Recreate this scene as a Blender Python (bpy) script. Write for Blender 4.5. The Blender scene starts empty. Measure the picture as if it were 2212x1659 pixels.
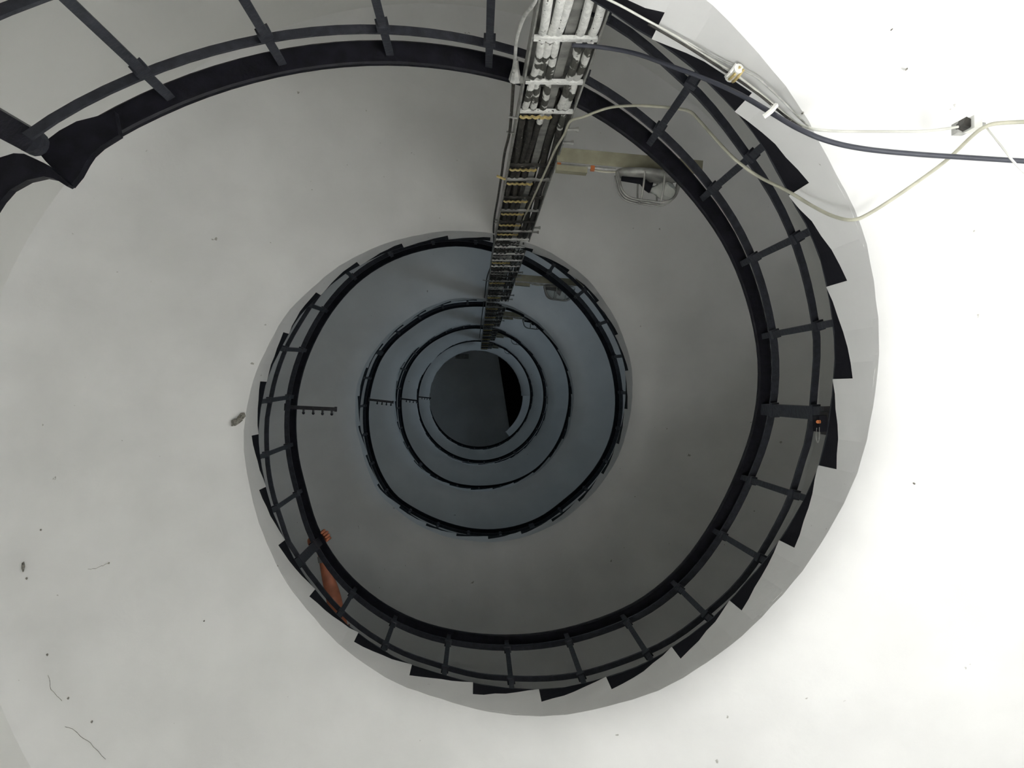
import bpy, bmesh, math, random
from math import sin, cos, pi, radians, degrees
from mathutils import Vector, Matrix
random.seed(7)
C = bpy.context.scene.collection
RH = [1.337, 1.315, 1.295, 1.282, 1.275, 1.276, 1.286, 1.29, 1.299, 1.313, 1.319, 1.323, 1.311, 1.29, 1.287, 1.296, 1.296, 1.277, 1.268, 1.266, 1.275, 1.291, 1.298, 1.296, 1.281, 1.254, 1.26, 1.274, 1.289, 1.305, 1.328, 1.352, 1.362, 1.361, 1.357, 1.332, 1.302, 1.286, 1.282, 1.285, 1.298, 1.308, 1.319, 1.325, 1.317, 1.303, 1.295, 1.316, 1.324, 1.324, 1.32, 1.32, 1.336, 1.362, 1.343, 1.313, 1.293, 1.282, 1.28, 1.286, 1.274, 1.253, 1.255, 1.259, 1.256, 1.27, 1.3, 1.311, 1.308, 1.313, 1.318, 1.316, 1.31, 1.306, 1.316, 1.327, 1.34, 1.335, 1.325, 1.319, 1.328, 1.343, 1.341, 1.327, 1.307, 1.289, 1.267, 1.263, 1.267, 1.271, 1.27, 1.264, 1.255, 1.258, 1.263, 1.265]
RD = [1.23, 1.245, 1.256, 1.259, 1.278, 1.286, 1.285, 1.285, 1.28, 1.262, 1.255, 1.255, 1.261, 1.261, 1.259, 1.256, 1.244, 1.243, 1.252, 1.253, 1.251, 1.253, 1.257, 1.265, 1.282, 1.297, 1.297, 1.292, 1.294, 1.28, 1.273, 1.262, 1.253, 1.249, 1.253, 1.259, 1.267, 1.276, 1.281, 1.273, 1.271, 1.269, 1.259, 1.246, 1.24, 1.236, 1.231, 1.226, 1.228, 1.23, 1.231, 1.236, 1.236, 1.247, 1.257, 1.264, 1.272, 1.289, 1.265, 1.251, 1.262, 1.271, 1.283, 1.274, 1.258, 1.244, 1.232, 1.233, 1.236, 1.242, 1.238, 1.233, 1.232, 1.234, 1.234, 1.232, 1.233, 1.238, 1.245, 1.243, 1.244, 1.26, 1.249, 1.249, 1.253, 1.253, 1.252, 1.256, 1.264, 1.275, 1.281, 1.291, 1.302, 1.29, 1.273, 1.268, 1.263, 1.272, 1.287, 1.314, 1.3, 1.275, 1.251, 1.244, 1.253, 1.257, 1.257, 1.254, 1.248, 1.243, 1.24, 1.242, 1.249, 1.258, 1.262, 1.262, 1.266, 1.274, 1.272, 1.268, 1.275, 1.278, 1.272, 1.261, 1.264, 1.264, 1.261, 1.255, 1.253, 1.247, 1.237, 1.231, 1.225, 1.232, 1.242, 1.234, 1.219, 1.206, 1.215, 1.224, 1.232, 1.234, 1.235, 1.242, 1.245, 1.244, 1.242, 1.24, 1.244, 1.255, 1.264, 1.268, 1.253, 1.245, 1.245, 1.244, 1.254, 1.264, 1.271, 1.274, 1.271, 1.27, 1.269, 1.264, 1.259, 1.25, 1.235, 1.224, 1.21, 1.201]
# ---------------------------------------------------------------- camera
F, CX, CY = 1790.0, 1106.0, 829.5
VP = (1031.557, 841.964)            # where the vertical direction lands in the photograph
EYE = Vector((0.0019, -0.1675, 1.5))
H0, P = 3.9009, 4.0008              # helix of the handrail: height above the eye, pitch
n = Vector(((VP[0]-CX)/F, (VP[1]-CY)/F, 1.0)).normalized()
M = Vector((0, 0, 1)).rotation_difference(n).to_matrix()   # world up -> camera (right, down, forward)
MT = M.transposed()
cam_d = bpy.data.cameras.new('camera'); cam = bpy.data.objects.new('camera', cam_d); C.objects.link(cam)
right, down, fwd = MT @ Vector((1, 0, 0)), MT @ Vector((0, 1, 0)), MT @ Vector((0, 0, 1))
R3 = Matrix((right, -down, -fwd)).transposed()
cam.matrix_world = Matrix.Translation(EYE) @ R3.to_4x4()
cam_d.sensor_width = 36; cam_d.lens = 36*F/2212; cam_d.clip_start = .02; cam_d.clip_end = 200
sc = bpy.context.scene; sc.camera = cam
sc.view_settings.view_transform = 'Standard'; sc.view_settings.look = 'None'
sc.view_settings.exposure = 0; sc.view_settings.gamma = 1; sc.view_settings.use_curve_mapping = False
# ---------------------------------------------------------------- light
w = bpy.data.worlds.new('sky'); sc.world = w; w.use_nodes = True
w.node_tree.nodes['Background'].inputs[0].default_value = (.80, .90, 1, 1)
w.node_tree.nodes['Background'].inputs[1].default_value = 1.2
def area(name, loc, target, sx, sy, power, col):
    d = bpy.data.lights.new(name, 'AREA'); d.shape = 'RECTANGLE'; d.size = sx; d.size_y = sy
    d.energy = power; d.color = col
    o = bpy.data.objects.new(name, d); C.objects.link(o); o.location = loc
    o.rotation_euler = (Vector(target)-Vector(loc)).to_track_quat('-Z', 'Y').to_euler()
    return o
DOOR_A = radians(4)
area('daylight_at_low_window', (2.66*cos(DOOR_A), 2.66*sin(DOOR_A), 1.6), (0.5, 0, 2.6), 1.5, 1.3, 8, (.97, .985, 1))
area('added_low_fill', (2.62*cos(radians(118)), 2.62*sin(radians(118)), 1.15), (1.4, -.3, 4.2), 1.2, 1.9, 34, (.97, .985, 1))  # added lamp that brightens the right slab edge; its opening is invented
bpy.data.lights['added_low_fill'].spread = radians(105)
sd = bpy.data.lights.new('sun', 'SUN'); sd.energy = 50; sd.angle = radians(.6); sd.color = (.985, .99, 1)
sun = bpy.data.objects.new('sun', sd); C.objects.link(sun)
sun.rotation_euler = Vector((-cos(radians(46))*cos(radians(-2)), -cos(radians(46))*sin(radians(-2)), -sin(radians(46)))).to_track_quat('-Z', 'Y').to_euler()
sc.cycles.sample_clamp_indirect = 0; sc.cycles.diffuse_bounces = 8
WIN = [(radians(-12), 8.6+4*k+.95) for k in range(4)]
for a, z in WIN:
    area('daylight_at_window', (2.68*cos(a), 2.68*sin(a), z), (-1.2, .2, z-.05), .5, .9, 8.5, (.66, .84, 1))

# ---------------------------------------------------------------- helpers
def px(x, y, h):
    "point seen at photograph pixel x, y whose height above the eye is h"
    d = MT @ Vector(((x-CX)/F, (y-CY)/F, 1.0)); d = d*(h/d.z)
    return EYE + d
def at_radius(x, y, R):
    "point of the photograph's ray x, y that lies on the cylinder of radius R"
    d = MT @ Vector(((x-CX)/F, (y-CY)/F, 1.0)); d = d/d.z
    a = d.x**2+d.y**2; b = 2*(EYE.x*d.x+EYE.y*d.y); c = EYE.x**2+EYE.y**2-R*R
    return EYE + d*((-b+math.sqrt(b*b-4*a*c))/2/a)
def lut(T, t0, dt, deg):
    u = (deg-t0)/dt; u = max(0, min(len(T)-1.001, u)); i = int(u); f = u-i
    a, b = T[max(i-1, 0)], T[i]; c, d = T[min(i+1, len(T)-1)], T[min(i+2, len(T)-1)]
    return b+.5*f*(c-a+f*(2*a-5*b+4*c-d+f*(3*(b-c)+d-a)))
def rh(t): return lut(RH, -144, 12, t)
def rd(t): return lut(RD, -70, 10, t)
def zh(t): return EYE.z+H0+P*t/360
def pol(R, t, z): a = radians(t); return Vector((R*cos(a), R*sin(a), z))
def link(name, me, m=None, parent=None, smooth=False):
    o = bpy.data.objects.new(name, me); C.objects.link(o)
    if m is not None and not me.materials: me.materials.append(m)
    if parent is not None: o.parent = parent
    if smooth:
        for p in me.polygons: p.use_smooth = True
    return o
def mesh(name, V, Fc, m=None, parent=None, smooth=False):
    me = bpy.data.meshes.new(name); me.from_pydata([tuple(v) for v in V], [], Fc); me.update()
    bm = bmesh.new(); bm.from_mesh(me); bmesh.ops.recalc_face_normals(bm, faces=bm.faces); bm.to_mesh(me); bm.free()
    return link(name, me, m, parent, smooth)
def loft(sections, closed_section=True, caps=True):
    V = []; Fc = []; k = len(sections[0])
    for s in sections: V += s
    for i in range(len(sections)-1):
        for j in range(k if closed_section else k-1):
            a = i*k+j; b = i*k+(j+1) % k
            Fc.append((a, b, b+k, a+k))
    if caps and closed_section:
        Fc.append(tuple(range(k))); Fc.append(tuple(range(len(V)-k, len(V))))
    return V, Fc
def merge(parts):
    V = []; Fc = []
    for v, f in parts:
        o = len(V); V += list(v); Fc += [tuple(i+o for i in q) for q in f]
    return V, Fc
def smooth_path(P_, n=6):
    P_ = [Vector(p) for p in P_]; out = []
    for i in range(len(P_)-1):
        a = P_[max(i-1, 0)]; b = P_[i]; c = P_[i+1]; d = P_[min(i+2, len(P_)-1)]
        for j in range(n):
            f = j/n
            out.append(b+.5*f*((c-a)+f*((2*a-5*b+4*c-d)+f*(3*(b-c)+d-a))))
    out.append(P_[-1]); return out
def tube(path, r, k=8):
    S = []; prev = None
    for i, p in enumerate(path):
        t = (path[min(i+1, len(path)-1)]-path[max(i-1, 0)]).normalized()
        if prev is None: u = t.orthogonal().normalized()
        else: u = (prev-t*prev.dot(t)).normalized()
        prev = u; v = t.cross(u); rr = r(i/(len(path)-1)) if callable(r) else r
        S.append([p+rr*(cos(2*pi*j/k)*u+sin(2*pi*j/k)*v) for j in range(k)])
    return loft(S)
def box(c, x, y, z, sx, sy, sz):
    "box centred at c, axes x y z (unit vectors), full sizes"
    c = Vector(c); V = [c+x*(sx*a/2)+y*(sy*b/2)+z*(sz*d/2) for a in (-1, 1) for b in (-1, 1) for d in (-1, 1)]
    return V, [(0, 1, 3, 2), (4, 6, 7, 5), (0, 4, 5, 1), (2, 3, 7, 6), (0, 2, 6, 4), (1, 5, 7, 3)]
X, Y, Z = Vector((1, 0, 0)), Vector((0, 1, 0)), Vector((0, 0, 1))
def bevbox(name, c, x, y, z, sx, sy, sz, m, parent, bev=.004):
    v, f = box(c, x, y, z, sx, sy, sz); o = mesh(name, v, f, m, parent)
    bm = bmesh.new(); bm.from_mesh(o.data); bmesh.ops.bevel(bm, geom=bm.edges[:], offset=bev, segments=2, affect='EDGES')
    bm.to_mesh(o.data); bm.free(); return o
def empty(name, loc=(0, 0, 0)):
    o = bpy.data.objects.new(name, None); C.objects.link(o); o.location = loc; o.empty_display_size = .1; return o
def tag(o, label, cat, group=None):
    o['label'] = label; o['category'] = cat
    if group: o['group'] = group
    return o
def struct(o, label=None):
    o['kind'] = 'structure'
    if label: o['label'] = label
    return o
def unlocal(o, root):
    "meshes are written in world coordinates; keep them there under a root that stands elsewhere"
    o.matrix_parent_inverse = Matrix.Translation(-root.location); return o
# ---------------------------------------------------------------- materials
def mat(name, col, rough=.6, metal=0, var=.0, vscale=6, bump=0, bscale=40, spec=.5, spots=None):
    m = bpy.data.materials.new(name); m.use_nodes = True; nt = m.node_tree; b = nt.nodes['Principled BSDF']
    b.inputs['Base Color'].default_value = (*col, 1); b.inputs['Roughness'].default_value = rough
    b.inputs['Metallic'].default_value = metal; b.inputs['Specular IOR Level'].default_value = spec
    tc = nt.nodes.new('ShaderNodeTexCoord'); out = None
    if var:
        nz = nt.nodes.new('ShaderNodeTexNoise'); nz.inputs['Scale'].default_value = vscale; nz.inputs['Detail'].default_value = 6
        nt.links.new(tc.outputs['Object'], nz.inputs['Vector'])
        mx = nt.nodes.new('ShaderNodeMix'); mx.data_type = 'RGBA'
        mr = nt.nodes.new('ShaderNodeMapRange'); mr.inputs['From Min'].default_value = .35; mr.inputs['From Max'].default_value = .65
        nt.links.new(nz.outputs['Fac'], mr.inputs['Value']); nt.links.new(mr.outputs['Result'], mx.inputs['Factor'])
        mx.inputs['A'].default_value = (*[c*(1-var) for c in col], 1); mx.inputs['B'].default_value = (*[min(1, c*(1+var)) for c in col], 1)
        nt.links.new(mx.outputs['Result'], b.inputs['Base Color']); out = mx.outputs['Result']
    if spots:
        sc_, thr, scol = spots
        s = nt.nodes.new('ShaderNodeTexNoise'); s.inputs['Scale'].default_value = sc_; s.inputs['Detail'].default_value = 3
        nt.links.new(tc.outputs['Object'], s.inputs['Vector'])
        r = nt.nodes.new('ShaderNodeMapRange'); r.inputs['From Min'].default_value = thr; r.inputs['From Max'].default_value = thr+.03
        nt.links.new(s.outputs['Fac'], r.inputs['Value'])
        m2 = nt.nodes.new('ShaderNodeMix'); m2.data_type = 'RGBA'; nt.links.new(r.outputs['Result'], m2.inputs['Factor'])
        if out: nt.links.new(out, m2.inputs['A'])
        else: m2.inputs['A'].default_value = (*col, 1)
        m2.inputs['B'].default_value = (*scol, 1); nt.links.new(m2.outputs['Result'], b.inputs['Base Color'])
    if bump:
        nb = nt.nodes.new('ShaderNodeTexNoise'); nb.inputs['Scale'].default_value = bscale; nb.inputs['Detail'].default_value = 5
        nt.links.new(tc.outputs['Object'], nb.inputs['Vector'])
        bp = nt.nodes.new('ShaderNodeBump'); bp.inputs['Strength'].default_value = bump; bp.inputs['Distance'].default_value = .01
        nt.links.new(nb.outputs['Fac'], bp.inputs['Height']); nt.links.new(bp.outputs['Normal'], b.inputs['Normal'])
    return m
M_PLASTER = mat('white_limewash', (.795, .793, .785), .9, var=.045, vscale=2.4, bump=.35, bscale=9, spec=.2, spots=(17, .745, (.42, .41, .38)))
M_WALL = mat('wall_limewash', (.79, .79, .77), .9, var=.03, vscale=1.3, bump=.35, bscale=8, spec=.2)
M_TREAD = mat('worn_stone_tread', (.48, .46, .43), .8, var=.15, vscale=5, bump=.2)
M_BLACK = mat('black_gloss_paint', (.012, .012, .017), .38, var=.35, vscale=30, bump=.25, bscale=60)
M_RAIL = mat('black_painted_handrail', (.008, .008, .012), .5, var=.4, vscale=25, bump=.3, bscale=35, spec=.25)
M_SKIRT = mat('black_painted_skirting', (.008, .008, .012), .7, bump=.15, spec=.2)
M_BAR = mat('dark_grey_iron_paint', (.030, .032, .040), .42, var=.3, vscale=40, bump=.3, bscale=50)
M_GALV = mat('weathered_galvanised_steel', (.34, .34, .32), .55, .4, var=.3, vscale=18, bump=.2)
M_PAINTED = mat('whitewashed_cable', (.78, .78, .75), .7, var=.12, vscale=60, bump=.5, bscale=120, spots=(60, .66, (.10, .10, .09)))
M_FLAKED = mat('flaked_whitewash_cable', (.66, .66, .63), .7, var=.12, vscale=60, bump=.5, bscale=120, spots=(14, .48, (.07, .07, .06)))
M_DARKCABLE = mat('dark_dusty_cable', (.035, .032, .027), .6, var=.5, vscale=30, bump=.3, bscale=90, spots=(45, .68, (.35, .34, .3)))
M_TIE = mat('yellowed_cable_tie', (.42, .33, .13), .5, var=.25, vscale=60)
M_BLKCABLE = mat('black_sheathed_cable', (.045, .048, .065), .45, bump=.1)
M_CREAM = mat('cream_cable', (.46, .45, .36), .5, var=.15, vscale=20)
M_PALE = mat('pale_cable', (.62, .62, .57), .5, var=.1, vscale=20)
M_GREYC = mat('grey_cable', (.42, .42, .40), .6, var=.3, vscale=30, bump=.3)
M_WHITEP = mat('white_plastic', (.80, .80, .76), .4)
M_CREAMP = mat('yellowed_cream_plastic', (.30, .285, .20), .5, var=.12, vscale=20)
M_ORANGE = mat('orange_plastic', (.55, .17, .05), .4)
M_CHIP = mat('broken_plaster', (.26, .25, .22), .95, var=.5, vscale=90, bump=1, bscale=150)
M_SKIN = mat('tanned_skin', (.50, .17, .09), .55, var=.12, vscale=20)
M_SHIRT = mat('rust_shirt', (.30, .08, .035), .9, bump=.2)
M_TROUSER = mat('blue_jeans', (.05, .07, .13), .9, bump=.2)
M_SHOE = mat('brown_leather', (.10, .06, .04), .5)
M_HAIR = mat('dark_hair', (.03, .02, .015), .7)
M_CUFF = mat('grey_watch_band', (.34, .33, .31), .5, .2)
M_CEIL = mat('grey_ceiling_paint', (.80, .80, .80), .9, var=.06, vscale=1)
M_TOPBLACK = mat('matt_black_field', (.012, .011, .012), .9, spec=.1)
M_GROUND = mat('pale_stone_floor', (.72, .71, .68), .8, var=.1, vscale=3, bump=.2)
M_GLASS = bpy.data.materials.new('lamp_glass'); M_GLASS.use_nodes = True
gb = M_GLASS.node_tree.nodes['Principled BSDF']; gb.inputs['Transmission Weight'].default_value = .85
gb.inputs['Roughness'].default_value = .12; gb.inputs['Base Color'].default_value = (.86, .88, .84, 1); gb.inputs['IOR'].default_value = 1.35

# ---------------------------------------------------------------- setting
RW = 2.75; A0 = -200; A1 = 1800; ZD = 1.2183; ZT = 1.05
def zsoffit(t): return zh(t)-ZD
def ring_wall():
    V = []; Fc = []; K = 180; zs = [0, .95, 2.3]+[4+i*1.0 for i in range(25)]
    for z in zs: V += [pol(RW, 2*k, z) for k in range(K)]
    d = degrees(DOOR_A)
    for i in range(len(zs)-1):
        for k in range(K):
            a = (2*k+1+180) % 360-180
            if i == 1 and abs(a-d) < 16: continue
            if i in (0, 1) and abs(a-118) < 14: continue  # invented opening, cut for the added fill lamp
            Fc.append((i*K+k, i*K+(k+1) % K, (i+1)*K+(k+1) % K, (i+1)*K+k))
    return V, Fc
v, f = ring_wall(); struct(mesh('wall_round', v, f, M_WALL, smooth=True))
v = [pol(6, a, 0) for a in range(0, 360, 6)]; struct(mesh('floor', v, [tuple(range(60))], M_GROUND))
for s in (-1, 1):
    a = degrees(DOOR_A)+s*16; r_ = pol(1, a, 0); t_ = Vector((-r_.y, r_.x, 0))
    v, f = box(r_*2.82+Z*1.62, r_, t_, Z, .16, .1, 1.36); struct(mesh('trim_%d' % (1 if s < 0 else 2), v, f, M_WALL))
for s_ in (-1, 1):  # jambs of the invented opening at the added fill lamp
    a = 118+s_*15; r_ = pol(1, a, 0); t_ = Vector((-r_.y, r_.x, 0))
    v, f = box(r_*2.82+Z*1.15, r_, t_, Z, .16, .1, 2.3); struct(mesh('trim_%d' % (4 if s_ < 0 else 5), v, f, M_WALL))
for i, (a, z) in enumerate(WIN):
    r_ = Vector((cos(a), sin(a), 0)); t_ = Vector((-r_.y, r_.x, 0))
    m_ = []
    for c_, sy, sz in ((Z*.47, .6, .05), (Z*-.47, .6, .05), (t_*.275, .05, .9), (t_*-.275, .05, .9), (Z*0, .5, .9)):
        m_.append(box(r_*2.735+Z*z+c_, r_, t_, Z, .06 if sz != .9 or sy == .05 else .02, sy, sz))
    v, f = merge(m_); struct(mesh('window_%d' % (i+1), v, f, M_WALL))
# top of the shaft: ceiling in two fields that meet in one straight edge
ZC = EYE.z+25.6
p1 = px(1077, 775, 25.6); p2 = px(1101, 927, 25.6); dr = (p2-p1).normalized(); nr = Vector((-dr.y, dr.x, 0))
if nr.x < 0: nr = -nr
def field(side, name, m, z):
    a = p1-dr*5; b = p2+dr*5; c = b+nr*side*6; d = a+nr*side*6
    V = []
    for q in (a, b, c, d): V.append(Vector((q.x, q.y, z)))
    V += [q+Z*.12 for q in V[:4]]
    return mesh(name, V, [(0, 1, 2, 3), (4, 7, 6, 5), (0, 4, 5, 1), (1, 5, 6, 2), (2, 6, 7, 3), (3, 7, 4, 0)], m)
struct(field(-1, 'ceiling', M_CEIL, ZC))
black_field = struct(field(1, 'trim_3', M_TOPBLACK, ZC-.04), 'black field over one side of the shaft top')  # near-black second field, set slightly below the grey one

# ---------------------------------------------------------------- the stairs
stairs = tag(empty('spiral_staircase', (0, 0, 0)), 'white plastered spiral staircase winding up round an open well', 'staircase')
RISERS = [-67.0, -52.4, -38.4, -23.6, -9.2, 5.2, 19.7, 34.0, 48.3, 62.7, 76.8, 90.9, 105.1, 119.4, 133.9, 148.0, 162.2, 175.8, 189.6, 203.7, 217.6, 231.9, 246.2, 260.6, 274.3, 288.9, 303.0, 317.7, 331.4, 345.2, 359.7, 373.8, 387.4, 402.4, 416.5, 430.7, 445.3, 459.3]
while RISERS[0] > -180: RISERS.insert(0, RISERS[0]-14.2)
while RISERS[-1] < 1785: RISERS.append(RISERS[-1]+14.2)
JIT = {}
def jit(t):
    "hand-plastered edge: a few millimetres of waviness"
    return .006*sin(t*.37)+.004*sin(t*1.13+2)+.003*sin(t*2.3+.5)
def rs(t): return rd(t)+.3*jit(t)
def zs_(t, r=0): return zsoffit(t)+.005*sin(t*.11+1)
# soffit shell with real thickness
V = []; Fc = []; NR = 7; tt = []
t = A0
while t < A1+.01: tt.append(t); t += 2.5
NC = 6; k = 2*(NR+NC); RC_ = .26
for t in tt:
    ri = rs(t); rads = [ri+(RW-RC_-ri)*(j/(NR-1)) for j in range(NR)]
    cove = [(RW-RC_+(RC_+.01)*sin(pi/2*(j+1)/NC), -.55*RC_*(1-cos(pi/2*(j+1)/NC))) for j in range(NC)]
    crease = 0
    V += [pol(r, t, zs_(t)+.006*sin(2.2*(r-ri))*sin(3*r+t*.06)) for r in rads]
    V += [pol(r, t, zs_(t)+dz) for r, dz in cove]
    V += [pol(r+.03, t, zs_(t)+.035) for r, dz in reversed(cove)]
    V += [pol(r, t, zs_(t)+.035) for r in reversed(rads)]
v, f = loft([V[i*k:(i+1)*k] for i in range(len(tt))])
sof = mesh('soffit', v, f, M_PLASTER, stairs)
for p_ in sof.data.polygons: p_.use_smooth = abs(p_.normal.z) > .5 or math.hypot(p_.center.x, p_.center.y) > 2
# landing slab at the foot of the flight and at the head of it
def slab(name, a, b, z0, z1, m, R0=None):
    S = []
    for i in range(25):
        t = a+(b-a)*i/24; r0 = R0 or 1.26
        S.append([pol(r0, t, z0), pol(RW+.03, t, z0), pol(RW+.03, t, z1), pol(r0, t, z1)])
    v, f = loft(S); return mesh(name, v, f, m, stairs)
slab('landing', A0-55, A0+.5, zsoffit(A0), zsoffit(A0)+.2, M_PLASTER)
slab('landing', A1, A1+52, zsoffit(A1), zsoffit(A1)+.2, M_PLASTER, 1.245)
for i in range(len(RISERS)-1):
    a, b = RISERS[i], RISERS[i+1]
    if b > A1: break
    zt = zh(b)-ZT; S = []; n_ = 6; W = []
    for j in range(n_+1):
        t = a+(b-a)*j/n_; ri = rs(t)
        w_ = .004*sin(t*.9+i)*(0 < j < n_)
        S.append([pol(ri+.001, t, zs_(t)+.02), pol(RW+.02, t, zs_(t)+.02), pol(RW+.02, t, zt), pol(ri+.001, t, zt+w_)])
        rp = ri+.004; top = min(zh(t)-.895, zt+.158)
        top = max(top, zt+.004)
        W.append([pol(rp, t, zt+w_-.001), pol(rp+.012, t, zt+w_-.001), pol(rp+.012, t, top), pol(rp, t, top)])
    v, f = loft(S); st = mesh('step', v, f, None, stairs)
    st.data.materials.append(M_PLASTER); st.data.materials.append(M_TREAD)
    for p_ in st.data.polygons:
        if p_.normal.z > .9: p_.material_index = 1
    v, f = loft(W); sk = mesh('skirting_plate', v, f, M_SKIRT, st)
# broken plaster at the lower edge, and small chips
def patch(cx_, cy_, pts, m, R=None, h=None, name='plaster_chip', d=.006):
    V = []
    for x, y in pts:
        q = px(x, y, h)
        V.append(q)
    n0 = len(V); V += [q+Z*d for q in V[:n0]]
    return mesh(name, V, [tuple(range(n0)), tuple(range(2*n0-1, n0-1, -1))]+[(i, (i+1) % n0, n0+(i+1) % n0, n0+i) for i in range(n0)], m, stairs)
def hsoff(x, y):
    "height above the eye at which the ray through x, y meets the first soffit"
    h = 1.6
    while h < 12:
        q = px(x, y, h); R = math.hypot(q.x, q.y); t0 = degrees(math.atan2(q.y, q.x))
        for kk in range(-1, 6):
            t = t0+360*kk
            if A0 < t < A1 and R > rs(t) and abs(q.z-zs_(t)) < .012: return h
        h += .01
    return 4
def chip(pts, m=M_CHIP, lift=.012, name='plaster_chip'):
    hh = [hsoff(x, y)-lift for x, y in pts]; V = [px(x, y, h) for (x, y), h in zip(pts, hh)]
    n0 = len(V); V += [q+Z*.01 for q in V[:n0]]
    return mesh(name, V, [tuple(range(n0)), tuple(range(2*n0-1, n0-1, -1))]+[(i, (i+1) % n0, n0+(i+1) % n0, n0+i) for i in range(n0)], m, stairs)
chip([(499, 909), (505, 905), (518, 902), (524, 908), (517, 914), (508, 920), (500, 921)])
chip([(511, 903), (520, 892), (527, 891), (530, 899), (534, 905), (524, 906)])
chip([(47, 1216), (50, 1214), (52, 1224), (49, 1236), (46, 1228)])
for x, y, s in [(56, 1250, 2), (3, 1308, 2), (87, 1145, 1.6), (101, 1415, 2), (40, 1424, 2.4), (146, 1509, 2), (197, 1560, 2.2), (234, 1217, 1.5), (600, 1222, 1.6), (107, 1580, 2), (440, 1342, 1.3), (1976, 1045, 1.8), (1960, 148, 1.6), (1928, 62, 1.1), (1735, 243, 1.8)]:
    chip([(x-s, y), (x, y-1.3*s), (x+s, y-.3*s), (x+.4*s, y+1.2*s)], lift=.008)
def crack(pts, wpx=.8):
    L = []; 
    for i in range(len(pts)-1):
        for j in range(4):
            f_ = j/4; L.append((pts[i][0]+(pts[i+1][0]-pts[i][0])*f_+random.uniform(-2, 2), pts[i][1]+(pts[i+1][1]-pts[i][1])*f_+random.uniform(-2, 2)))
    L.append(pts[-1])
    path = [px(x, y, hsoff(x, y)-.003) for x, y in L]
    v, f = tube(path, .0011, 4); return mesh('plaster_crack', v, f, M_CHIP, stairs)
crack([(104, 1460), (112, 1490), (134, 1514)]); crack([(140, 1568), (168, 1584), (195, 1606), (228, 1640)]); crack([(190, 1230), (212, 1226), (234, 1217)])


# ---------------------------------------------------------------- railing
rail = tag(empty('stair_railing', (0, 0, 0)), 'black iron stair railing with broad handrail spiralling up the inner edge', 'railing')
def sweep(name, t0, t1, sec, m, step=3, parent=rail, smooth=False):
    S = []; t = t0
    while t < t1+step*.5:
        S.append([pol(r, t, z) for r, z in sec(t)]); t += step
    v, f = loft(S); return mesh(name, v, f, m, parent, smooth)
TR0, TR1 = -146.5, 1788
def ramp(t): return 0 if t < -80 else (1 if t > -20 else (t+80)/60)
def wid(t): return .080-.020*ramp(t)
def hr(t):
    r = rh(t); z = zh(t); w_ = wid(t)
    if t < -140: r += .02*(-140-t)/6
    return [(r+.006, z-.016), (r, z-.010), (r, z+.008), (r+.012, z+.022), (r+w_-.012, z+.022), (r+w_, z+.008), (r+w_, z-.010), (r+w_-.006, z-.016)]
sweep('handrail', -142.5, TR1, hr, M_RAIL)
def flat(off, dr_, w_, h_):
    def s(t):
        r = rh(t)+dr_; z = zh(t)-off
        return [(r-w_/2, z-h_/2), (r+w_/2, z-h_/2), (r+w_/2, z+h_/2), (r-w_/2, z+h_/2)]
    return s
def upr(t):
    u = ramp(t); r = rh(t)+.038; z = zh(t)-.185+.065*u; w_ = .026+.006*u
    return [(r-w_/2, z-.006), (r+w_/2, z-.006), (r+w_/2, z+.006), (r-w_/2, z+.006)]
sweep('upper_rail', TR0+2, TR1, upr, M_BAR)
def midoff(t): return .63
MO = [(-150, .65), (-72, .66), (-60, .63), (-45, .595), (-17, .585), (-8, .565), (4, .61), (14, .66), (27, .67), (41, .63), (54, .635), (68, .655), (86, .62), (103, .56), (120, .55), (134, .54), (141, .58), (148, .66), (160, .71), (178, .67), (187, .62), (198, .60), (210, .55), (235, .59), (3000, .60)]
def mo(t):
    for (a, x), (b, y) in zip(MO, MO[1:]):
        if t <= b:
            u = max(0, min(1, (t-a)/(b-a))); u = u*u*(3-2*u); return x+(y-x)*u
    return .6
def mid(t):
    r = rh(t)+.036; z = zh(t)-mo(t); w_ = .026; h_ = .014
    return [(r-w_/2, z-h_/2), (r+w_/2, z-h_/2), (r+w_/2, z+h_/2), (r-w_/2, z+h_/2)]
sweep('middle_rail', TR0+2, TR1, mid, M_BAR)
def bot(t):
    r = rs(t)+.012; z = zh(t)-.89
    return [(r-.007, z-.006), (r+.007, z-.006), (r+.007, z+.006), (r-.007, z+.006)]
sweep('bottom_rail', TR0+2, TR1, bot, M_BAR)
def lean(t):
    return 1.6*math.exp(-((t-200)/28)**2)-1.2*math.exp(-((t-335)/30)**2)+.8*math.exp(-((t-155)/16)**2)
BAL = [-131.2, -117.1, -102.7, -88.2, -73.6, -59.2, -45.9, -31.9, -17.6, -3.2, 11.4, 24.5, 39.4, 53.3, 67.5, 82.5, 97.4, 112.2, 125.2, 141.0, 155.7, 169.8, 184.0, 198.4]
while BAL[-1] < TR1-15: BAL.append(BAL[-1]+14.2)
for i, t in enumerate(BAL):
    post = (i-9) % 10 == 0
    tl = t+lean(t); r0 = rh(t)+.036; r1 = rh(tl)+.036
    a = pol(r0, t, zh(t)-1.03); b = pol(r1, tl, zh(tl)-.012)
    zz = (b-a).normalized(); tg = Vector((-sin(radians(t)), cos(radians(t)), 0)); rr_ = zz.cross(tg).normalized(); tg = rr_.cross(zz)
    w_ = .052 if post else .025
    v, f = box((a+b)/2, rr_, tg, zz, .022 if not post else .03, w_, (b-a).length)
    o = mesh('newel_post' if post else 'baluster', v, f, M_BAR, rail)
    for off in (mo(t), .19-.065*ramp(t)):
        f_ = 1-off/1.02
        c = a+(b-a)*f_-zz*.018
        v, f = box(c, rr_, tg, zz, .034, w_+.014, .03); mesh('collar', v, f, M_BAR, o)
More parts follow.
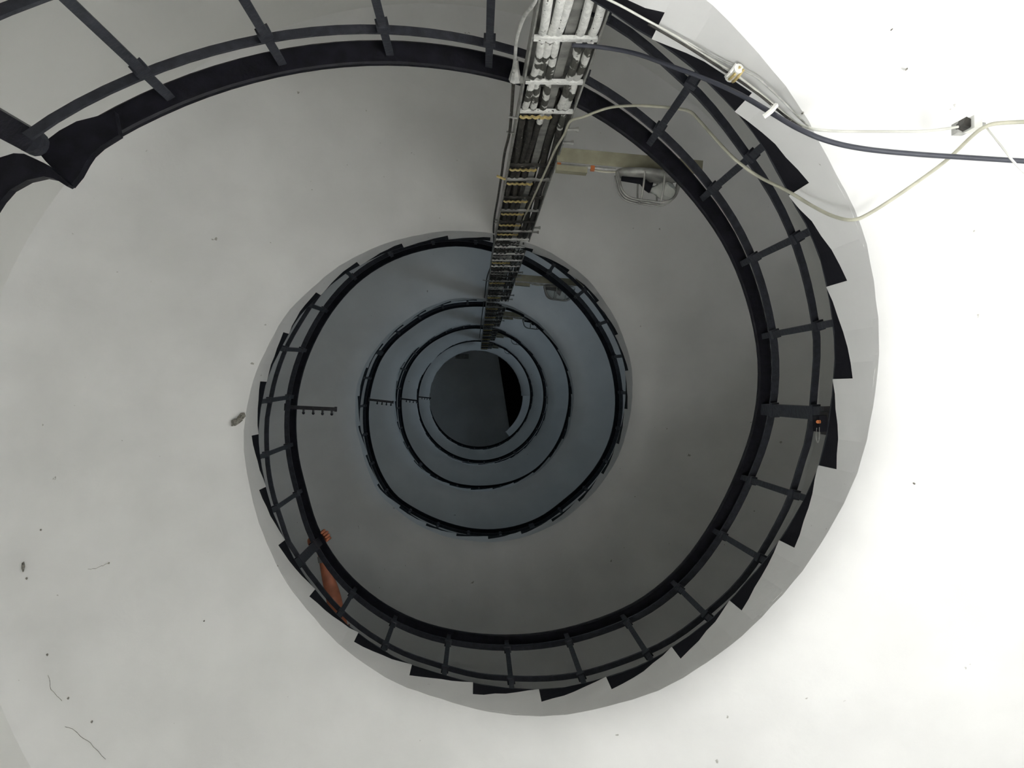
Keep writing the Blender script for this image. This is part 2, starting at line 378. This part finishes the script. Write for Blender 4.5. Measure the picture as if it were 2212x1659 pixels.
# first newel at the foot of the flight and the landing rail that turns away from it
h_ = H0+P*(-144.5)/360; pn = px(66, 303, h_-.08)
t_ = degrees(math.atan2(pn.y, pn.x)); r_ = pol(1, t_+4, 0); t2 = Vector((-r_.y, r_.x, 0))
v, f = box(Vector((pn.x, pn.y, pn.z-.62)), r_, t2, Z, .03, .062, 1.24)
nw = mesh('newel_post', v, f, M_BLACK, rail); nw['label'] = 'broad first newel post'
v, f = tube([pn+Vector((0, 0, -.012)), pn+Vector((0, 0, .03))], .034, 14); mesh('newel_boss', v, f, M_BAR, nw)
def plate(name, pts, h, th, m, **kw):
    V = [px(x, y, h) for x, y in pts]; n0 = len(V); V += [q+Z*th for q in V]
    return mesh(name, V, [tuple(range(n0)), tuple(range(2*n0-1, n0-1, -1))]+[(i, (i+1) % n0, n0+(i+1) % n0, n0+i) for i in range(n0)], m, rail)
plate('handrail', [(256, 291), (216, 316), (196, 334), (184, 352), (170, 378), (151, 401), (134, 384), (112, 362), (98, 348), (84, 330), (96, 306), (128, 282), (165, 262), (205, 252), (246, 239)], h_+.0, .03, M_RAIL)['label'] = 'flared lower end of the handrail'
plate('handrail', [(-90, 470), (-60, 400), (-28, 360), (0, 340), (29, 331), (52, 332), (72, 341), (95, 352), (120, 371), (151, 399), (145, 403), (128, 392), (114, 385), (94, 381), (58, 389), (22, 409), (0, 434), (-30, 480), (-60, 560)], h_-.03, .03, M_RAIL)['label'] = 'handrail of the landing bending away from the newel'

# ---------------------------------------------------------------- cable tray
tray = tag(empty('cable_tray', (.25, -1.08, EYE.z+1.6)), 'ladder cable tray running straight up the well, rungs and yellow ties', 'cable tray')
TY = -1.075
def part(name, vf, m, smooth=False, root=tray, parent=None):
    o = mesh(name, vf[0], vf[1], m, parent or root, smooth)
    if parent is None: unlocal(o, root)
    return o
Z0, Z1 = EYE.z+1.7, EYE.z+21.4
def xl(z): h = z-EYE.z; return .172-.012*(h-2.3) if h < 6.5 else .12-.002*(h-6.5)
def xr(z): return .362
def ty(z): return -1.20-.0*(z)
YF = EYE.y-1.05-.0            # y of the tray face in the well
def yf(z): return YF+.0
def strip(name, xf, w_, d_, m, z0=Z0, z1=Z1, yo=0, n=30):
    S = []
    for i in range(n+1):
        z = z0+(z1-z0)*i/n; x = xf(z)
        S.append([Vector((x-w_/2, YF+yo, z)), Vector((x+w_/2, YF+yo, z)), Vector((x+w_/2, YF-d_+yo, z)), Vector((x-w_/2, YF-d_+yo, z))])
    return part(name, loft(S), m)
strip('side_rail', lambda z: xl(z)-.004, .006, .05, M_GALV)
strip('side_rail', lambda z: xr(z)+.004, .006, .05, M_GALV)
strip('spine', lambda z: xl(z)+(xr(z)-xl(z))*.56, .03, .012, M_GALV, yo=-.02)
hr_ = [2.13, 2.47, 2.82, 3.12, 3.875, 4.14, 4.53, 4.86, 5.19, 5.5, 5.8]
h = 6.1
while h < 21.2: hr_.append(h); h += .32
for i, h in enumerate(hr_):
    z = EYE.z+h; x0, x1 = xl(z), xr(z)
    white = h < 3.2 or 5.7 < h < 7.3
    part('rung', box(((x0+x1)/2, YF-.004, z), X, Y, Z, x1-x0, .012, .022), M_PAINTED if white else M_GALV if i % 2 else M_DARKCABLE)
    if h > 3.05:
        xa, xb = x0, x0+(x1-x0)*.6
        path = [Vector((xa+(xb-xa)*j/18, YF+.012+.007*abs(sin(j*pi/3.6)), z+.012)) for j in range(19)]
        part('cable_tie', tube(path, .006 if h < 6 else .007, 5), M_TIE if (h < 5.7 or i % 4 == 1) else M_GALV if i % 3 == 0 else M_DARKCABLE)
strip('back_plate', lambda z: (xl(z)+xr(z))/2, .186, .004, M_GALV, z0=Z0, z1=EYE.z+3.15, yo=-.052)
# bracket bolts sticking out at the tray's side
for h in (3.32, 3.5, 5.35, 5.5, 7.4, 7.7, 9.2, 9.6, 12.6, 15.2, 18):
    part('bolt', tube([Vector((xr(0)+.0, YF, EYE.z+h)), Vector((xr(0)+.03, YF, EYE.z+h)), Vector((xr(0)+.045, YF, EYE.z+h+.004))], lambda u: .007 if u < .6 else .012, 6), M_GALV)

# cables lying in the tray: each one a thing of its own, whitewashed at its lower end
def cable(name, xfun, r, label, z0=EYE.z+1.75, z1=Z1, wob=.02, ph=0, group=None, split=3.2, yb=-.02):
    path = []; z = z0; 
    hs = hr_
    while z < z1:
        h = z-EYE.z
        lo = max([q for q in hs if q <= h], default=1.79); hi = min([q for q in hs if q > h], default=21.5)
        u = (h-lo)/max(hi-lo, .1)
        b = (1-abs(2*u-1)**3)
        amp = wob if h < 3.3 else wob*.4
        path.append(Vector((xfun(z)+.006*sin(z*5+ph), YF+yb+amp*b, z))); z += .03 if h < 6 else .12
    v, f = tube(path, lambda u: r, 8)
    o = mesh(name, v, f, None, None, True); o.data.materials.append(M_PAINTED); o.data.materials.append(M_DARKCABLE)
    zc = EYE.z+split
    for p_ in o.data.polygons: p_.material_index = 0 if p_.center.z < zc+.12*sin(ph*3) or 5.75 < p_.center.z-EYE.z < 7.2 and (p_.index//7) % 3 else 1
    o.data.materials.append(M_FLAKED)
    for p_ in o.data.polygons:
        if p_.material_index == 0 and p_.center.z > EYE.z+2.5: p_.material_index = 2
    tag(o, label, 'cable', group); return o
fr = [(.11, 'thick painted cable at the left side rail of the cable tray'), (.255, 'thick painted cable second from the left in the cable tray'),
      (.40, 'thick painted cable just left of the tray spine'), (.73, 'thick painted cable just right of the tray spine'), (.88, 'thick painted cable at the right side rail of the cable tray')]
for i, (q, lb) in enumerate(fr):
    cable('electrical_cable', (lambda q: lambda z: xl(z)+(xr(z)-xl(z))*q)(q), .0135, lb, ph=i*1.7, split=3.12+.1*(i % 3), group='cables in the tray')
for i in range(7):
    q = .07+.143*i
    cable('electrical_cable', (lambda q: lambda z: xl(z)+(xr(z)-xl(z))*q)(q), .0165, 'dark dusty cable in the back row of the cable tray, '+('leftmost', 'second from the left', 'third from the left', 'middle one', 'third from the right', 'second from the right', 'rightmost')[i], z0=EYE.z+3.0, yb=-.040, wob=.004, ph=i*2.1, group='back row of cables in the tray', split=2.5)
# thin cables beside and over the tray
def wire(name, pts, r, m, label, group=None, n=6):
    path = smooth_path(pts, n); v, f = tube(path, r, 8)
    o = mesh(name, v, f, m, None, True); tag(o, label, 'cable', group); return o
wire('electrical_cable', [px(1165, -30, 2.1), px(1155, 5, 2.15), px(1133, 35, 2.3), px(1117, 80, 2.45), px(1113, 120, 2.6), px(1110, 155, 2.75)], .0055, M_GREYC, 'grey cable curving out left of the tray into its small box')
bx_ = empty('junction_box', px(1113, 168, 2.8)); tag(bx_, 'small grey junction box clamped to the left side of the tray', 'junction box')
def sub(root, name, vf, m, smooth=False):
    o = mesh(name, vf[0], vf[1], m, root, smooth); return unlocal(o, root)
q = px(1113, 160, 2.8)
sub(bx_, 'body', tube([q+Vector((0, -.03, -.05)), q+Vector((0, -.01, -.02)), q, q+Vector((0, .012, .02))], lambda u: .008+.014*u, 8), M_GREYC)
sub(bx_, 'bracket', box(q+Vector((.022, .012, .02)), X, Y, Z, .06, .016, .03), M_GALV)
pts = [px(1109, 178, 2.85), px(1105, 240, 3.15), px(1100, 290, 3.45), px(1090, 330, 3.75), px(1083, 380, 4.2), px(1075, 430, 4.75), px(1068, 470, 5.2), px(1066, 500, 5.7), px(1067, 530, 6.2), px(1062, 570, 7.1), px(1052, 600, 8.0), px(1047, 640, 9.6), px(1040, 690, 12.6), px(1036, 730, 17)]
wire('electrical_cable', pts, .0062, M_DARKCABLE, 'thin dark cable running up along the left outer side of the tray')
for i, (x, y, h) in enumerate([(1104, 252, 3.2), (1099, 285, 3.42), (1071, 474, 5.25), (1072, 481, 5.35), (1048, 605, 8.1)]):
    a = px(x-5, y, h); b = px(x+14, y+3, h)
    part('cable_clip', tube([a, b], .005, 6), M_GALV)
a = px(1073, 380, 4.15); b = px(1105, 388, 4.15); part('cable_tie', tube([a, (a+b)/2+Vector((0, .006, 0)), b], .007, 6), M_TIE)

wire('electrical_cable', [px(1236, 98, 2.47), px(1290, 101, 2.45), px(1370, 115, 2.4), px(1450, 143, 2.32), px(1530, 173, 2.25), px(1600, 205, 2.17), px(1665, 243, 2.1), px(1725, 278, 2.06), px(1790, 305, 2.04), px(1870, 322, 2.04), px(1980, 333, 2.06), px(2100, 341, 2.08), px(2260, 351, 2.1)], .0068, M_BLKCABLE,
     'thick black cable sweeping right from the tray and across the soffit')
wire('electrical_cable', [px(1128, 480, 5.3), px(1160, 410, 4.2), px(1182, 362, 3.8), px(1200, 322, 3.5), px(1219, 290, 3.3), px(1232, 262, 3.15), px(1262, 252, 3.1), px(1292, 240, 3.05), px(1325, 231, 3.0), px(1380, 228, 2.92), px(1440, 232, 2.85), px(1488, 240, 2.8), px(1512, 262, 2.77), px(1550, 305, 2.7), px(1590, 346, 2.65), px(1640, 382, 2.6), px(1700, 412, 2.5), px(1755, 445, 2.42), px(1800, 467, 2.34), px(1842, 475, 2.28), px(1880, 460, 2.26), px(1950, 415, 2.22), px(2040, 350, 2.18), px(2100, 294, 2.12), px(2128, 274, 2.1), px(2160, 266, 2.1), px(2250, 262, 2.1)], .0052, M_CREAM,
     'cream cable swinging from the tray over the railing to the soffit')
wire('electrical_cable', [px(2128, 272, 2.12), px(2165, 318, 2.02), px(2190, 350, 2.0), px(2240, 400, 2.0)], .003, M_WHITEP, 'thin white cord hanging over the black cable at the right edge')
RC = 1.235
def onw(x, y, r=None, d=.012):
    q = at_radius(x, y, 1.245)
    t = degrees(math.atan2(q.y, q.x)); return at_radius(x, y, rs(t)-d)
A_ = [onw(1290, -12), onw(1340, 12), onw(1400, 45), onw(1470, 84), onw(1540, 130), onw(1585, 158), onw(1625, 188), onw(1670, 225), onw(1710, 258)]
wire('electrical_cable', A_+[px(1745, 276, 2.07), px(1800, 283, 2.1), px(1900, 284, 2.1), px(2000, 283, 2.1), px(2070, 274, 2.1)], .0034, M_PALE, 'pale cable clipped along the edge of the lowest stair slab')
B_ = [onw(1423, 58), onw(1480, 88), onw(1540, 122), onw(1590, 146), onw(1635, 168), onw(1680, 208), onw(1720, 248)]
wire('electrical_cable', B_+[px(1748, 274, 2.08)], .0028, M_GREYC, 'thin grey wire on the slab edge above the pale cable')
D_ = [onw(1400, 52, d=.02), onw(1470, 92, d=.02), onw(1545, 140, d=.02), onw(1590, 170, d=.02), onw(1640, 205, d=.02), onw(1690, 246, d=.02)]
wire('electrical_cable', D_+[px(1730, 276, 2.06)], .0035, M_DARKCABLE, 'thin dark wire running close under the pale cable')
# clamp holding them
q = onw(1590, 152); cl = empty('cable_clamp', q); tag(cl, 'white clamp with yellowed bands gripping the wires on the slab edge', 'clamp')
tn = (onw(1600, 160)-onw(1580, 145)).normalized(); up_ = (Vector((-q.x, -q.y, 0)).normalized()); cr = tn.cross(up_).normalized()
sub(cl, 'body', tube([q-cr*.03+up_*.006, q+cr*.028+up_*.01, q+cr*.034+up_*.012], .013, 10), M_WHITEP)
for s_ in (-.012, 0, .012):
    sub(cl, 'band', tube([q+tn*s_-cr*.03, q+tn*s_+up_*.022-cr*.02, q+tn*s_+up_*.026, q+tn*s_+up_*.022+cr*.018, q+tn*s_+cr*.024], .004, 5), M_TIE if s_ >= 0 else M_WHITEP)
q = px(1665, 240, 2.085); cp = tag(mesh('cable_clip', *tube([px(1650, 252, 2.07), px(1666, 240, 2.06), px(1676, 228, 2.09)], .007, 6), M_WHITEP), 'white strap clip on the black cable at the slab edge', 'clip')
# junction box on the soffit at right
h_ = hsoff(2092, 268)-.03; q = px(2092, 268, 2.17); jb = empty('junction_box', q); tag(jb, 'small white terminal box with open dark side on the bright soffit', 'junction box')
sub(jb, 'body', box(q+Vector((.012, 0, 0)), X, Y, Z, .022, .034, .05), M_WHITEP)
sub(jb, 'cover', box(q+Vector((-.006, -.002, .01)), Vector((.9, .44, 0)), Vector((-.44, .9, 0)), Z, .022, .022, .04), M_DARKCABLE)
sub(jb, 'base', box(q+Vector((0, 0, .04)), X, Y, Z, .03, .03, .03), M_GREYC)
sub(jb, 'gland', tube([q+Vector((.02, 0, 0)), q+Vector((.045, .001, 0))], .006, 8), M_GREYC)

# ---------------------------------------------------------------- lamp arms on the tray
def arm(h, label, blb, glow=False):
    z = EYE.z+h; root = empty('lamp_bracket', (xr(z), YF, z)); tag(root, label[0], 'bracket', 'lamp brackets on the cable tray')
    s = lambda n_, vf, m, sm=False: sub(root, n_, vf, m, sm)
    L = .66; x0 = xr(z)+.0; d = Vector((.997, .08, 0)); e = Vector((-.08, .997, 0))
    o = Vector((x0, YF-.035, z))
    s('channel', merge([box(o+d*L/2, d, e, Z, L, .006, .045), box(o+d*L/2+e*.03-Z*.02, d, e, Z, L, .06, .004)]), M_CREAMP)
    s('end_cap', box(o+d*(L-.006)+e*.03, d, e, Z, .012, .05, .04), M_CREAMP)
    s('splice_box', box(o+d*.07+e*.088, d, e, Z, .14, .026, .05), M_CREAMP)
    s('conduit', tube([o+d*.0+e*.068, o+d*.27+e*.068], .007, 8), M_GREYC)
    for xx in (.012, .165): s('connector', box(o+d*xx+e*.072, d, e, Z, .018, .022, .02), M_ORANGE if h < 5 else M_GREYC)
    s('feed_cable', tube(smooth_path([o+d*.17+e*.078, o+d*.22+e*.082, o+d*.27+e*.078]), .005, 6), M_CREAM)
    lp = empty('bulkhead_lamp', o+d*.42+e*.07); tag(lp, label[1], 'lamp', 'caged bulkhead lamps')
    s = lambda n_, vf, m, sm=False: sub(lp, n_, vf, m, sm)
    c = o+d*.42+e*.085
    # back plate: an oval dish
    S = []
    for j in range(5):
        rr2 = (.142, .150, .150, .135, .02)[j]; zz2 = (.075, .082, .082, .070, .01)[j]; ee = (-.018, -.012, .004, .012, .012)[j]
        S.append([c+d*rr2*cos(2*pi*k_/24)+Z*zz2*sin(2*pi*k_/24)+e*ee for k_ in range(24)])
    s('back_plate', loft(S), M_GALV, True)
    # guard: long D-shaped rods and two hoops
    for zz2 in (-.035, .0, .035):
        Ppts = [c+d*-.145+e*.0+Z*zz2, c+d*-.135+e*.035+Z*zz2, c+d*-.115+e*.085+Z*zz2, c+d*-.075+e*.112+Z*zz2, c+e*.118+Z*zz2, c+d*.075+e*.118+Z*zz2, c+d*.125+e*.085+Z*zz2, c+d*.145+Z*zz2]
        s('guard_rod', tube(smooth_path(Ppts), .0048, 6), M_GALV, True)
    for xx in (-.03, .06):
        Ppts = [c+d*xx-Z*.078, c+d*xx-Z*.07+e*.06, c+d*xx-Z*.035+e*.113, c+d*xx+Z*.035+e*.113, c+d*xx+Z*.07+e*.06, c+d*xx+Z*.078]
        s('guard_hoop', tube(smooth_path(Ppts), .0045, 6), M_GALV, True)
    s('lamp_holder', tube([c+d*-.12+e*.02, c+d*-.03+e*.022, c+d*.0+e*.045, c+d*.018+e*.05], lambda u: .012+.014*u, 10), M_SKIRT, True)
    if blb == 'bulb':
        Sx = [(.0, .016), (.02, .018), (.045, .036), (.075, .043), (.1, .036), (.118, .015), (.121, .002)]
        s('bulb', loft([[c+d*(.012+a)+e*.058+e*r*cos(k_*pi/8)+Z*r*sin(k_*pi/8) for k_ in range(16)] for a, r in Sx]), M_GLASS, True)
    if blb == 'jar':
        Sx = [(-.012, 1), (.03, 1), (.07, .9), (.095, .7), (.106, .35), (.108, .02)]
        s('glass_cover', loft([[c+e*(.01+a)+d*.132*r*cos(k_*pi/12)+Z*.066*r*sin(k_*pi/12) for k_ in range(24)] for a, r in Sx]), M_GLASS, True)
AL = [('cream lamp bracket with orange connectors, lowest on the tray', 'caged lamp with bare clear bulb, lowest and nearest'),
      ('lamp bracket second up the tray, in the second ring', 'caged lamp with cloudy glass cover in the second ring'),
      ('lamp bracket third up the tray, in the third ring', 'open caged lamp on the third bracket up the tray'),
      ('lamp bracket fourth up the tray, in the fourth ring', 'caged lamp on the fourth bracket, round bulb showing'),
      ('small lamp bracket at the top of the tray', 'smallest caged lamp, topmost beside the shaft opening')]
for h, lb, bl in zip((3.72, 7.8, 11.5, 15.6, 19.6), AL, ('bulb', 'jar', 'none', 'bulb', 'none')): arm(h, lb, bl)

# ---------------------------------------------------------------- pegged arms on the railing at left
for i, (x0, y0, x1, y1, h, lb) in enumerate([(616, 879, 727, 884, 5.85, 'black arm with four pegs on the left railing, nearest and largest'),
        (796, 863, 850, 869, 9.85, 'black four-pegged arm on the left railing of the third ring'),
        (864, 861, 904, 866, 13.85, 'black four-pegged arm on the left railing of the fourth ring'),
        (901, 857, 931, 860, 17.85, 'smallest black four-pegged arm beside the shaft opening')]):
    a, b = px(x0, y0, h), px(x1, y1, h); d = (b-a).normalized(); e = Vector((-d.y, d.x, 0))
    if e.y < 0: e = -e
    root = empty('pegged_arm', a); tag(root, lb, 'bracket', 'pegged arms on the railing')
    L = (b-a).length
    sub(root, 'arm', box((a+b)/2, d, e, Z, L, .026, .02), M_BLACK)
    sub(root, 'end_plate', box(a+d*.006, d, e, Z, .014, .05, .05), M_BLACK)
    sub(root, 'end_plate', box(b-d*.006, d, e, Z, .014, .034, .03), M_BLACK)
    for u in (.36, .55, .73, .91):
        c = a+(b-a)*u
        sub(root, 'peg', tube([c+e*.008, c+e*.03, c+e*.034, c+e*.046], lambda u_: (.0075 if u_ < .4 else .012 if u_ < .9 else .006), 8), M_BLACK)

# ---------------------------------------------------------------- dark box with orange light by the thick post
q = px(1791, 914, 3.04); bx2 = empty('control_box', q); tag(bx2, 'dark box with an orange lamp tucked behind the slab edge by the post', 'box')
a_ = math.atan2(q.y, q.x); rd_ = Vector((cos(a_), sin(a_), 0)); tg_ = Vector((-sin(a_), cos(a_), 0))
M_DBOX = mat('dark_brown_plastic', (.035, .032, .030), .6)
sub(bx2, 'housing', box(q+rd_*.03, rd_, tg_, Z, .10, .085, .07), M_DBOX)
sub(bx2, 'mounting_plate', box(q-rd_*.035, rd_, tg_, Z, .03, .06, .06), M_SKIRT)
sub(bx2, 'lid', box(q+rd_*.035-tg_*.052, rd_, tg_, Z, .08, .02, .06), M_DBOX)
sub(bx2, 'indicator', tube([q-rd_*.046-tg_*.008-Z*.03, q-rd_*.052-tg_*.008-Z*.03, q-rd_*.058-tg_*.008-Z*.035], .0065, 8), M_ORANGE)
sub(bx2, 'cord', tube(smooth_path([q-rd_*.05+tg_*.012-Z*.03, q-rd_*.052+tg_*.05-Z*.03, q-rd_*.058+tg_*.068-Z*.03, q-rd_*.063+tg_*.05-Z*.03, q-rd_*.06+tg_*.014-Z*.03]), .0015, 5), M_GALV)

# ---------------------------------------------------------------- fitting under the top ceiling
q = px(998, 770, 25.3); cf = empty('ceiling_fitting', q); tag(cf, 'small dull fitting under the ceiling at the very top', 'fitting')
sub(cf, 'body', box(q, X, Y, Z, .40, .14, .10), M_GALV); sub(cf, 'base', box(q+Z*.16, X, Y, Z, .30, .10, .30), M_GALV)

# ---------------------------------------------------------------- person on the stairs, one hand on the handrail
def skin(name, J, E, R, m, parent=None, sub_=2, root=0):
    me = bpy.data.meshes.new(name); me.from_pydata([tuple(j) for j in J], E, [])
    o = link(name, me, m, parent)
    sk = o.modifiers.new('skin', 'SKIN'); sk.use_smooth_shade = True; me.skin_vertices.update() if hasattr(me.skin_vertices, 'update') else None
    if not me.skin_vertices: me.attributes
    for i, r in enumerate(R):
        me.skin_vertices[0].data[i].radius = (r, r) if not isinstance(r, tuple) else r
        me.skin_vertices[0].data[i].use_root = (i == root)
    s2 = o.modifiers.new('sub', 'SUBSURF'); s2.levels = sub_; s2.render_levels = sub_
    dg = bpy.context.evaluated_depsgraph_get(); dg.update()
    me2 = bpy.data.meshes.new_from_object(o.evaluated_get(dg)); o.modifiers.clear(); o.data = me2
    if not me2.materials: me2.materials.append(m)
    for p_ in me2.polygons: p_.use_smooth = True
    return o
pr = empty('person', pol(1.95, 116, EYE.z+H0+P*119.4/360-ZT))
tag(pr, 'person in a rust shirt on the stairs gripping the handrail, tanned forearm showing', 'person')
TH = 141.6; zr = zh(TH)+.006; rr0 = rh(TH)+.028
er = Vector((cos(radians(TH)), sin(radians(TH)), 0)); et = Vector((-er.y, er.x, 0)); hc = Vector((er.x*rr0, er.y*rr0, zr))
def hp(u, t, z): return hc-er*u+et*t+Z*z
sh = px(742, 1392, 5.40)
J = []; E_ = []; R_ = []
def chain(start, pts):
    i0 = start
    for p, r in pts:
        J.append(Vector(p)); R_.append(r); j = len(J)-1
        if i0 is not None: E_.append((i0, j))
        i0 = j
    return i0
z0f = EYE.z+H0+P*119.4/360-ZT; z1f = EYE.z+H0+P*133.9/360-ZT
tgp = Vector((-sin(radians(118)), cos(radians(118)), 0)); orp = Vector((cos(radians(118)), sin(radians(118)), 0))
pel = pol(2.0, 116.5, z0f+.78)
chest_r = (.15, .115)
pv = chain(None, [(pel, .15)])
che = chain(pv, [(pel+Z*.2+tgp*.04-orp*.02, .135), (pel+Z*.38+tgp*.09-orp*.05, .15)])
nb = chain(che, [(pel+Z*.46+tgp*.12-orp*.05, .075), (pel+Z*.52+tgp*.14-orp*.05, .05)])
hd = chain(nb, [(pel+Z*.60+tgp*.17-orp*.05, .085), (pel+Z*.68+tgp*.18-orp*.05, .095), (pel+Z*.75+tgp*.17-orp*.05, .065)])
# left arm out to the rail
wr = px(697, 1203, 5.44)
la = chain(che, [(sh, .062), (px(728, 1330, 5.41), .056), (px(720, 1288, 5.42), .053), (px(710, 1252, 5.43), .046), (px(700, 1216, 5.44), .033), (wr, .028), (hp(-.045, -.045, .03), .030), (hp(-.02, -.01, .045), .030)])
palm = la
# right arm hanging
shr = pel+Z*.38+tgp*.07+orp*.17
chain(che, [(shr, .06), (shr-Z*.16+orp*.06, .045), (shr-Z*.28+orp*.06+tgp*.03, .038), (shr-Z*.42+orp*.04+tgp*.12, .028), (shr-Z*.48+orp*.04+tgp*.16, .026)])
for s_, zf, fw in ((1, z1f, .30), (-1, z0f, -.05)):
    hip = pel-Z*.06-orp*.09*s_
    ft = pel-orp*.10*s_+tgp*fw; ft.z = zf+.05
    kn = (hip+ft)/2+tgp*.17
    chain(pv, [(hip, .085), (hip*.5+kn*.5, .075), (kn, .058), (kn*.5+ft*.5, .052), (ft+Z*.05, .035), (ft+tgp*.08-Z*.01, .036), (ft+tgp*.16-Z*.02, .028)])
me = bpy.data.meshes.new('body'); me.from_pydata([tuple(j) for j in J], E_, [])
def grow(name, me, R_, m, parent, lv=2):
    o = bpy.data.objects.new(name, me); C.objects.link(o); o.modifiers.new('skin', 'SKIN')
    L = me.skin_vertices[0].data
    for i, r in enumerate(R_): L[i].radius = (r, r); L[i].use_root = (i == 0)
    s2 = o.modifiers.new('sub', 'SUBSURF'); s2.levels = lv
    dg = bpy.context.evaluated_depsgraph_get(); dg.update()
    m2 = bpy.data.meshes.new_from_object(o.evaluated_get(dg)); o.modifiers.clear(); o.data = m2
    m2.materials.clear(); m2.materials.append(m)
    for p_ in m2.polygons: p_.use_smooth = True
    o.parent = parent; o.matrix_parent_inverse = Matrix.Translation(-parent.location); return o
body = grow('body', me, R_, M_SKIN, pr)
# fingers and thumb, each its own chain rooted in the palm, joined to the body mesh
fin = []
for k_, (dt, ln) in enumerate(((-.029, .72), (-.010, .80), (.010, .84), (.029, .74))):
    P_ = [hp(-.03, dt*.7, .042), hp(.012, dt, .052), hp(.05*ln, dt*1.05, .044), hp(.078*ln, dt*1.05, .018), hp(.074*ln, dt, -.014), hp(.050*ln, dt, -.032)]
    fin.append((P_, [.0125, .012, .0115, .011, .010, .0085]))
fin.append(([hp(-.035, -.035, .025), hp(-.062, -.012, .004), hp(-.066, .020, -.018), hp(-.050, .044, -.034), hp(-.028, .052, -.038)], [.014, .0135, .0115, .0105, .008]))
bm = bmesh.new(); bm.from_mesh(body.data)
for P_, r_ in fin:
    mf = bpy.data.meshes.new('finger'); mf.from_pydata([tuple(p) for p in P_], [(i, i+1) for i in range(len(P_)-1)], [])
    fo = grow('finger', mf, r_, M_SKIN, pr, 2); bm.from_mesh(fo.data); bpy.data.objects.remove(fo)
bm.to_mesh(body.data); bm.free()
for p_ in body.data.polygons: p_.use_smooth = True
# clothes follow the body: shells over trunk and legs
def cloth(name, test, m, off):
    bm = bmesh.new(); bm.from_mesh(body.data)
    bmesh.ops.delete(bm, geom=[f for f in bm.faces if not test(f.calc_center_median())], context='FACES')
    bm.normal_update()
    for v_ in bm.verts: v_.co += v_.normal*off
    me_ = bpy.data.meshes.new(name); bm.to_mesh(me_); bm.free(); me_.materials.clear()
    o = link(name, me_, m, pr, True); unlocal(o, pr); return o
def near_arm(c): return (c-sh).length < .13
cloth('shirt', lambda c: c.z > pel.z-.02 and c.z < pel.z+.47 and ((c.xy-pel.xy).length < .27 or near_arm(c)), M_SHIRT, .012)
cloth('trousers', lambda c: c.z < pel.z+.03 and c.z > min(z0f, z1f)+.10 and (c.z > z0f+.14), M_TROUSER, .012)
cloth('shoes', lambda c: c.z <= z0f+.12 or (c.z < z1f+.10 and (c-(pel+tgp*.32)).to_2d().length < .22), M_SHOE, .008)
cloth('hair', lambda c: c.z > pel.z+.66 and ((c-(pel+tgp*.17-orp*.05)).dot(tgp) < .05 or c.z > pel.z+.76) and (c.xy-pel.xy).length < .35, M_HAIR, .012)
hc2 = pel+Z*.66+tgp*.18-orp*.05
for s_ in (-1, 1):
    e_ = hc2+tgp*.078+orp*.032*s_+Z*.012
    sub(pr, 'eye', tube([e_-tgp*.01, e_+tgp*.006, e_+tgp*.010], lambda u: .011-.006*u, 8), M_WHITEP)
    e_ = hc2+orp*.092*s_
    sub(pr, 'ear', tube([e_-Z*.028, e_, e_+Z*.028], lambda u: .008+.008*sin(pi*u), 6), M_SKIN)
sub(pr, 'nose', tube([hc2+tgp*.088+Z*.01, hc2+tgp*.108-Z*.022, hc2+tgp*.088-Z*.03], lambda u: .008+.005*sin(pi*u), 6), M_SKIN)
sub(pr, 'mouth', tube([hc2+tgp*.083-Z*.055-orp*.024, hc2+tgp*.092-Z*.056, hc2+tgp*.083-Z*.055+orp*.024], .005, 6), M_SHIRT)
# watch on the wrist
ax = (px(700, 1216, 5.44)-wr).normalized(); u_ = ax.orthogonal().normalized(); v_ = ax.cross(u_); wc = wr+ax*.012
Sx = []
for a, r in ((-.02, .030), (-.018, .034), (.018, .036), (.02, .032)):
    Sx.append([wc+ax*a+r*(cos(2*pi*k_/16)*u_+sin(2*pi*k_/16)*v_) for k_ in range(16)])
sub(pr, 'wristband', loft(Sx, caps=False), M_CUFF, True)['label'] = 'pale grey wristband'
bpy.context.view_layer.update()
